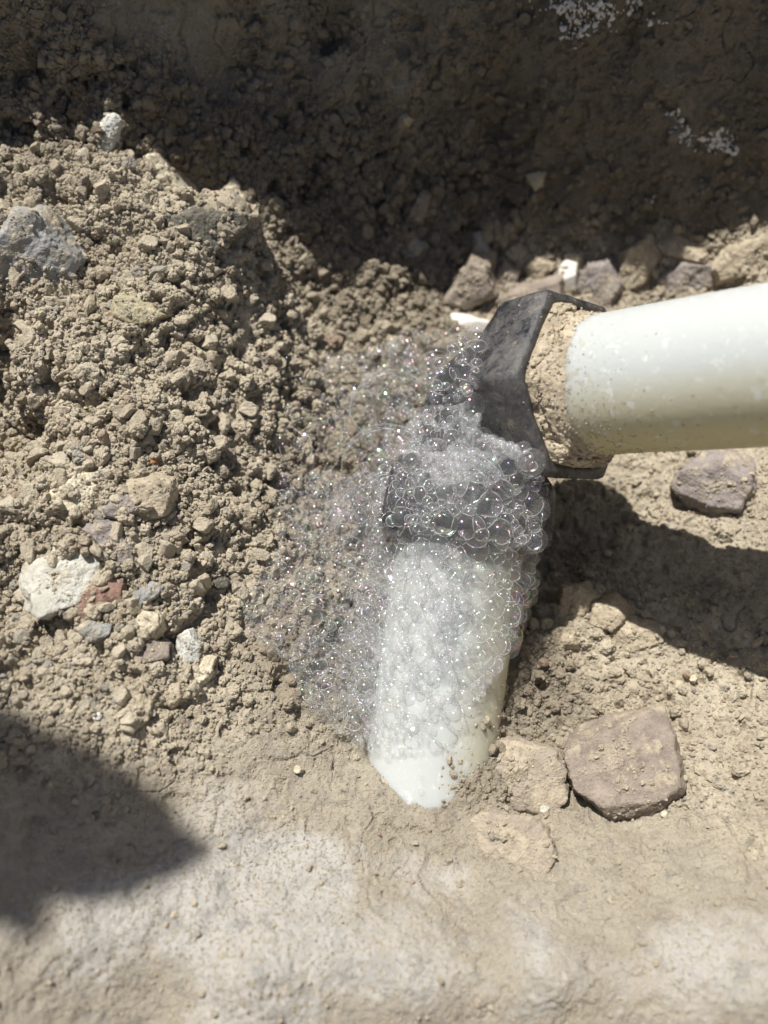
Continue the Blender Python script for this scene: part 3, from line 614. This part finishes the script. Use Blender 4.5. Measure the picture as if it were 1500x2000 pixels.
def zone(x, y):
    if y < 440 or (x > 480 and y < 640 and x < 860): return 'small soil clod in the shade of the far bank', 'clods in the shade of the far bank'
    if x < 560: return 'small angular soil clod among loose crumbs on the left bank', 'clods on the left bank'
    if x > 1000 and y < 700: return 'small soil clod in the strip of soil above the pipe', 'clods above the pipe'
    if x > 1000: return 'small soil clod on the slope below the pipe', 'clods on the slope below the pipe'
    return 'small soil clod on the floor round the foam and buried pipe', 'clods round the foam'
clod_mesh = []
for pr in protos:
    m_ = pr.data.copy(); m_.name = 'soil_clod'; m_.materials.clear(); m_.materials.append(M_CRUMB); clod_mesh.append(m_)
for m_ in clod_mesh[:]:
    m2 = m_.copy(); m2.materials.clear(); m2.materials.append(ST['damp_shade_clod']); clod_mesh.append(m2)
for n_, b_ in enumerate(big):
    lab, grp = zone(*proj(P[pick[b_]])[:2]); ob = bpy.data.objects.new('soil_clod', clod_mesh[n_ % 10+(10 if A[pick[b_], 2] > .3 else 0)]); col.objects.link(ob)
    ob['label'] = lab; ob['category'] = 'clod'; ob['group'] = grp
    ob.location = Vector((P[pick[b_]]+NRM[pick[b_]]*sz[b_]*.35)*MM); ob.scale = (sz[b_]*MM,)*3; ob.rotation_euler = rng.random(3)*6.28
rest = np.ones(len(pick), bool); rest[big] = False; pick = pick[rest]; sz = sz[rest]
NG = 150000; gw = (1.1-.6*A[inner, 0]); gpk = rng.choice(inner, NG, p=gw/gw.sum()); gs = rng.uniform(.08, .19, NG)*np.where(rng.random(NG) < .08, 1.8, 1)
os_ = np.array(ON_STONE)
cpos = np.vstack([P[pick]+NRM[pick]*(sz*.35)[:, None], os_[:, :3], P[gpk]+NRM[gpk]*.03]); csz = np.concatenate([sz, np.minimum(os_[:, 3], .9), gs]); cdm = np.concatenate([A[pick, 2]*.9, np.zeros(len(os_)), A[gpk, 2]*.9])
instancer('soil_crumbs', cpos, csz, rng.random((len(cpos), 3))*6.283, cdm, proto_col, kind='stuff', label='loose crumbs of buff soil covering the pit', category='soil')

# white lime flakes stuck to the shaded wall
flake_col = bpy.data.collections.new('flake_shapes')
mfl = ST['chip']
for k in range(4):
    V, Fi = ico(2); q = V+k*5.1; V2 = V*(.8+.35*vnoise(q, .7, k))[:, None]*np.array([1, .8, .45])
    m2 = mesh_np('flake_shape', V2, Fi); m2.materials.append(mfl); flake_col.objects.link(bpy.data.objects.new('flake_shape', m2))
fp = []; fs = []
for cx, cy_, sx, sy, nn, ang in ((1130,30,70,32,90,.2),(1220,15,60,20,45,0),(1120,70,30,20,25,0),(1335,262,30,18,40,.9),(1400,280,45,22,80,.3),(1310,225,14,10,12,0),(1290,45,25,8,8,0),(1270,390,24,10,7,.4),(1105,12,40,12,30,0)):
    for _ in range(nn):
        a, b = rng.normal(0, .5, 2); x = cx+sx*a*math.cos(ang)-sy*b*math.sin(ang); y = cy_+sx*a*math.sin(ang)+sy*b*math.cos(ang)
        fp.append((x, y)); fs.append(.12+.38*rng.random()**2.2)
tree_v = P[inner]; pj = np.stack(proj(tree_v)[:2], 1)
cell = {}
key = (np.floor(pj/6)).astype(int)
depth = proj(tree_v)[2]
for k in np.nonzero(pj[:, 1] < 420)[0]:
    kk = (key[k, 0], key[k, 1])
    if kk not in cell or depth[k] < depth[cell[kk]]: cell[kk] = k
pts = []; ss = []
for (x, y), s in zip(fp, fs):
    k = cell.get((int(x//6), int(y//6)))
    if k is not None: pts.append(tree_v[k]+NRM[inner[k]]*.15); ss.append(s*2.2)
instancer('lime_flakes', np.array(pts), np.array(ss), rng.random((len(pts), 3))*6.28, np.zeros(len(pts)), flake_col, kind='stuff', label='white lime flakes stuck to the shaded far wall', category='flakes')

# ------------------------------------------------------------------ foam: truncated power cells of a packing of spheres
POLY = np.array([(600,720),(700,690),(800,655),(935,645),(930,760),(935,850),(1030,880),(1062,940),(1045,1060),(1035,1150),(1010,1230),(975,1300),(925,1385),(870,1465),(770,1480),(675,1445),(600,1375),(560,1290),(490,1240),(470,1180),(540,1080),(545,960),(530,860)], float)
def inside(x, y):
    r_ = False; j = len(POLY)-1
    for i in range(len(POLY)):
        (xi, yi), (xj, yj) = POLY[i], POLY[j]
        if (yi > y) != (yj > y) and x < (xj-xi)*(y-yi)/(yj-yi)+xi: r_ = not r_
        j = i
    return r_
# pixel, height of the free foam top, thickness over what lies behind, mean radius, milkiness
FT = np.array([(900,900,30,5,.85,1.8),(960,860,30,5,.75,1.6),(880,800,20,4,.95,.5),(1010,930,30,5,1.1,.7),(1000,1000,26,5,1.6,.4),(1040,1100,16,5,1.6,.3),(950,1080,20,5,1.9,.15),(850,1030,20,5,1.6,.2),(850,1150,14,4,1.1,.8),(950,1230,9,4.5,1.3,.5),(1000,1200,10,5,1.7,.3),
 (700,1050,6,3.5,1.1,.2),(600,1100,6,2.5,.8,.15),(500,1190,10,2,.7,.1),(620,1350,12,2,.7,.3),(720,1300,9,3.5,.8,.6),(800,1400,8,2.2,.65,1.3),(830,1280,12,3.2,.8,1.3),(900,1360,8,2.6,.85,.8),(650,1415,9,1.2,.6,.5),(850,1430,8,1.0,.6,.6),(600,850,6,2,.9,.1),(560,950,8,1.8,.8,.08),(750,760,2,3,1.1,.12),(850,670,-4,3,1.5,.08),(920,780,20,3.5,.9,.5),(850,840,12,4,1.0,.55),(700,900,4,3.5,1.2,.12),(780,980,12,4,1.5,.15)], float)
def ftop(x, y):
    wt = 1/(((FT[:, 0]-x)**2+(FT[:, 1]-y)**2)+400)**1.5; return (wt[:, None]*FT[:, 2:]).sum(0)/wt.sum()
def solid_mask(Q):
    out = np.linalg.norm(Q-ELB, axis=-1) < 12.6
    for ax, na_ in ((AX, 25.0), (BX, 31.0)):
        q = Q-ELB; s_ = q@ax; rr_ = np.linalg.norm(q-s_[..., None]*ax, axis=-1)
        out |= (s_ > 0) & (rr_ < np.where((s_ > na_-15) & (s_ < na_), 18.5, 13.4))
    return out
gxs, gys = np.arange(430, 1101, 10), np.arange(610, 1511, 10)
TS = np.full((len(gys), len(gxs)), 400.0)
_pj = proj(P[inner]); ix_ = np.round((_pj[0]-430)/10).astype(int); iy_ = np.round((_pj[1]-610)/10).astype(int)
okk = (ix_ >= 0) & (iy_ >= 0) & (ix_ < len(gxs)) & (iy_ < len(gys)); np.minimum.at(TS, (iy_[okk], ix_[okk]), _pj[2][okk])
GXm, GYm = np.meshgrid(gxs, gys); RV = ray(GXm, GYm)
for t_ in np.arange(240, 130, -.5):
    TS = np.where(solid_mask(C0+t_*RV), np.minimum(TS, t_), TS)
cand = []
while len(cand) < 34000:
    x, y = rng.uniform(450, 1070), rng.uniform(630, 1485)
    if not inside(x, y): continue
    froth = ((x-910)/130)**2+((y-872)/82)**2 < 1 or ((x-835)/125)**2+((y-1310)/125)**2 < 1
    if y < 930 and x < 930-.5*max(0, y-800) and not froth and rng.random() > .075: continue
    if y > 1395 and rng.random() > .4*(1-(y-1395)/95): continue
    if x < 700 and rng.random() > .26: continue
    zt, thk, rm, mk = ftop(x, y); v = ray(x, y)
    ts = TS[int(round((y-610)/10)), int(round((x-430)/10))]
    tt = min((zt-CAMZ)/v[2], ts-thk); tb = min(ts, tt+9)
    t_ = tb-(tb-tt)*rng.random()**.8
    p = C0+t_*v
    r_ = rm*math.exp(rng.normal(0, .55)); r_ = min(max(r_, .34), 3.0)*.9
    if froth and rng.random() < (.6 if y < 1000 else .25): r_ = rng.uniform(.4, .95); mk = 1.7
    mk *= min(1.25, .35+.75/r_) if r_ > 1 else 1.1
    cand.append((*p, r_, mk))
cand = np.array(cand); cand = cand[np.argsort(-cand[:, 3]*np.exp(rng.normal(0, .6, len(cand))))]
def inside_solid(p):
    return bool(solid_mask(np.asarray(p)[None])[0])
acc = np.zeros((9000, 5)); na = 0
for c_ in cand:
    if inside_solid(c_[:3]): continue
    if na:
        dd = np.linalg.norm(acc[:na, :3]-c_[:3], axis=1)
        if (dd < .57*(acc[:na, 3]+c_[3])).any() or (dd < .9*acc[:na, 3]).any(): continue
    acc[na] = c_; na += 1
    if na >= 8500: break
B_ = acc[:na]
print('bubbles', na)
Vs, Fs, Ms = [], [], []; off = 0; BV, BF = [], []; boff = 0
th12 = np.linspace(0, 2*np.pi, 19)
for i in range(na):
    p, r_ = B_[i, :3], B_[i, 3]
    Vd, Fi = ico(1 if r_ < .6 else (2 if r_ < 1.5 else 3))
    dv = B_[:, :3]-p; dist = np.linalg.norm(dv, axis=1); nb = np.nonzero((dist < r_+B_[:, 3]) & (dist > 1e-6))[0]
    rad = np.full(len(Vd), r_)
    if len(nb):
        nn = dv[nb]/dist[nb, None]; pd = (dist[nb]**2+r_**2-B_[nb, 3]**2)/(2*dist[nb])
        cs = Vd@nn.T
        lim = np.where(cs > 1e-3, pd[None]/np.maximum(cs, 1e-3), 1e9).min(1)
        rad = np.clip(np.minimum(rad, lim), .15*r_, r_)*.985
        if r_ > 1.15:
            for j, nv, h in zip(nb, nn, pd):
                if j < i or B_[j, 3] < .85 or h >= r_ or h <= -r_: continue
                rc = math.sqrt(r_*r_-h*h); t1 = np.cross(nv, [.3, .5, .81]); t1 /= np.linalg.norm(t1); t2 = np.cross(nv, t1)
                cp = p+nv*h+rc*(np.cos(th12)[:, None]*t1+np.sin(th12)[:, None]*t2)
                o_ = nb[nb != j]
                ok = np.ones(len(cp), bool)
                if len(o_): ok = ((np.linalg.norm(cp[:, None]-B_[None, o_, :3], axis=2)-B_[None, o_, 3]*1.0) > -.02).all(1)
                rt = .024+.024*min(r_, 2)
                for s in range(18):
                    if ok[s] and ok[s+1]:
                        a, b = cp[s], cp[s+1]; rd = (a-p-nv*h)/rc; rd2 = (b-p-nv*h)/rc
                        for base_, rdv in ((a, rd), (b, rd2)):
                            for q in range(3): BV.append(base_+rt*(math.cos(q*2.094)*rdv+math.sin(q*2.094)*nv))
                        for q in range(3): q2 = (q+1) % 3; BF.append((boff+q, boff+q2, boff+3+q2, boff+3+q))
                        boff += 6
    Vs.append(p+Vd*rad[:, None]); Fs.append(Fi+off); off += len(Vd); Ms.append(np.full(len(Vd), B_[i, 4]))
fm = mesh_np('foam', np.vstack(Vs)*MM, np.vstack(Fs)); vattr(fm, 'milk', np.concatenate(Ms))
foam = link('foam', fm, M_FILM, kind='stuff', label='sparkling soap foam spreading over the elbow and soil', category='foam')
bm_ = mesh_np('film_borders', np.array(BV)*MM, np.array(BF)); vattr(bm_, 'milk', np.ones(len(BV)))
link('film_borders', bm_, M_BORDER, foam, kind='stuff')
print('foam tris', sum(len(f) for f in Fs), 'borders', len(BF)*2)

# single bubbles one can pick out
def bubble(px, py, rpx, z, label, squash=1.0):
    v = ray(px, py); p = C0+(z-CAMZ)/v[2]*v; t = (p-C0)@D; r_ = rpx*t/FPX
    Vd, Fi = ico(5 if rpx > 30 else 4)
    V = Vd*r_*(1+.012*vnoise(Vd+px, .8, 3))[:, None]; V[:, 2] *= squash
    o = link('soap_bubble', mesh_np('soap_bubble', V*MM, Fi), M_IRID if 'iridescent' in label else M_BUBBLE, label=label, category='bubble'); o.location = Vector(p*MM)
    if rpx < 20: return
    rg = np.random.default_rng(int(px+py))
    for _ in range(3):
        nv = rg.normal(size=3); nv[2] *= .5; nv /= np.linalg.norm(nv); h = r_*rg.uniform(.1, .7); rc = math.sqrt(r_*r_-h*h); t1 = np.cross(nv, [.3, .5, .81]); t1 /= np.linalg.norm(t1); t2 = np.cross(nv, t1)
        th = np.linspace(0, 2*np.pi, 49); V, Fq = strip(nv*h+rc*(np.cos(th)[:, None]*t1+np.sin(th)[:, None]*t2), np.full(49, .045), 4)
        mr = mesh_np('film_border', V*MM, Fq); vattr(mr, 'milk', np.ones(len(V))); link('film_border', mr, M_BORDER, o)
for a in [(765,805,82,7,'largest clear bubble, standing on soil left of the black nut'),(800,685,42,0,'clear bubble at the top edge of the foam'),(905,690,38,4,'clear bubble beside the white chip and black nut'),(850,710,36,2,'clear bubble between the two at the foam\'s top edge'),
          (755,915,88,8,'wide faint bubble left of the black elbow'),(970,920,58,34,'clear bubble resting against the underside of the black nut'),(985,1240,37,10,'iridescent bubble bulging from the foam\'s right edge'),(1030,1055,30,20,'bubble on the foam\'s right edge in front of the shadow'),(1012,1165,27,14,'small bubble just above the iridescent one'),
          (700,780,48,2,'clear bubble left of the largest one'),(655,850,36,6,'medium bubble between two wide faint bubbles'),(745,700,32,-1,'leftmost bubble on the foam\'s top edge'),(870,770,40,14,'clear bubble squeezed between largest bubble and black nut'),(1048,985,24,24,'small bubble under the nut at the foam\'s right edge'),(870,1190,44,20,'clear bubble over the white pipe with a bright glint'),(605,875,60,9,'faint bubble at the foam\'s left side'),
          (1042,1410,10,-3,'tiny bubble alone on the soil right of the buried pipe'),(1110,1478,7,1,'upper tiny bubble on the edge of the largest stone'),(1114,1500,6,1,'lower tiny bubble on the edge of the largest stone'),(562,703,10,12,'tiny bubble alone on soil above the foam'),(700,640,6,0,'tiny bubble in the shade above the foam'),(823,1548,7,12,'tiny bubble on the buried end of the pipe'),(825,1520,5,12.5,'tinier bubble just above another on the buried pipe')]:
    bubble(*a)
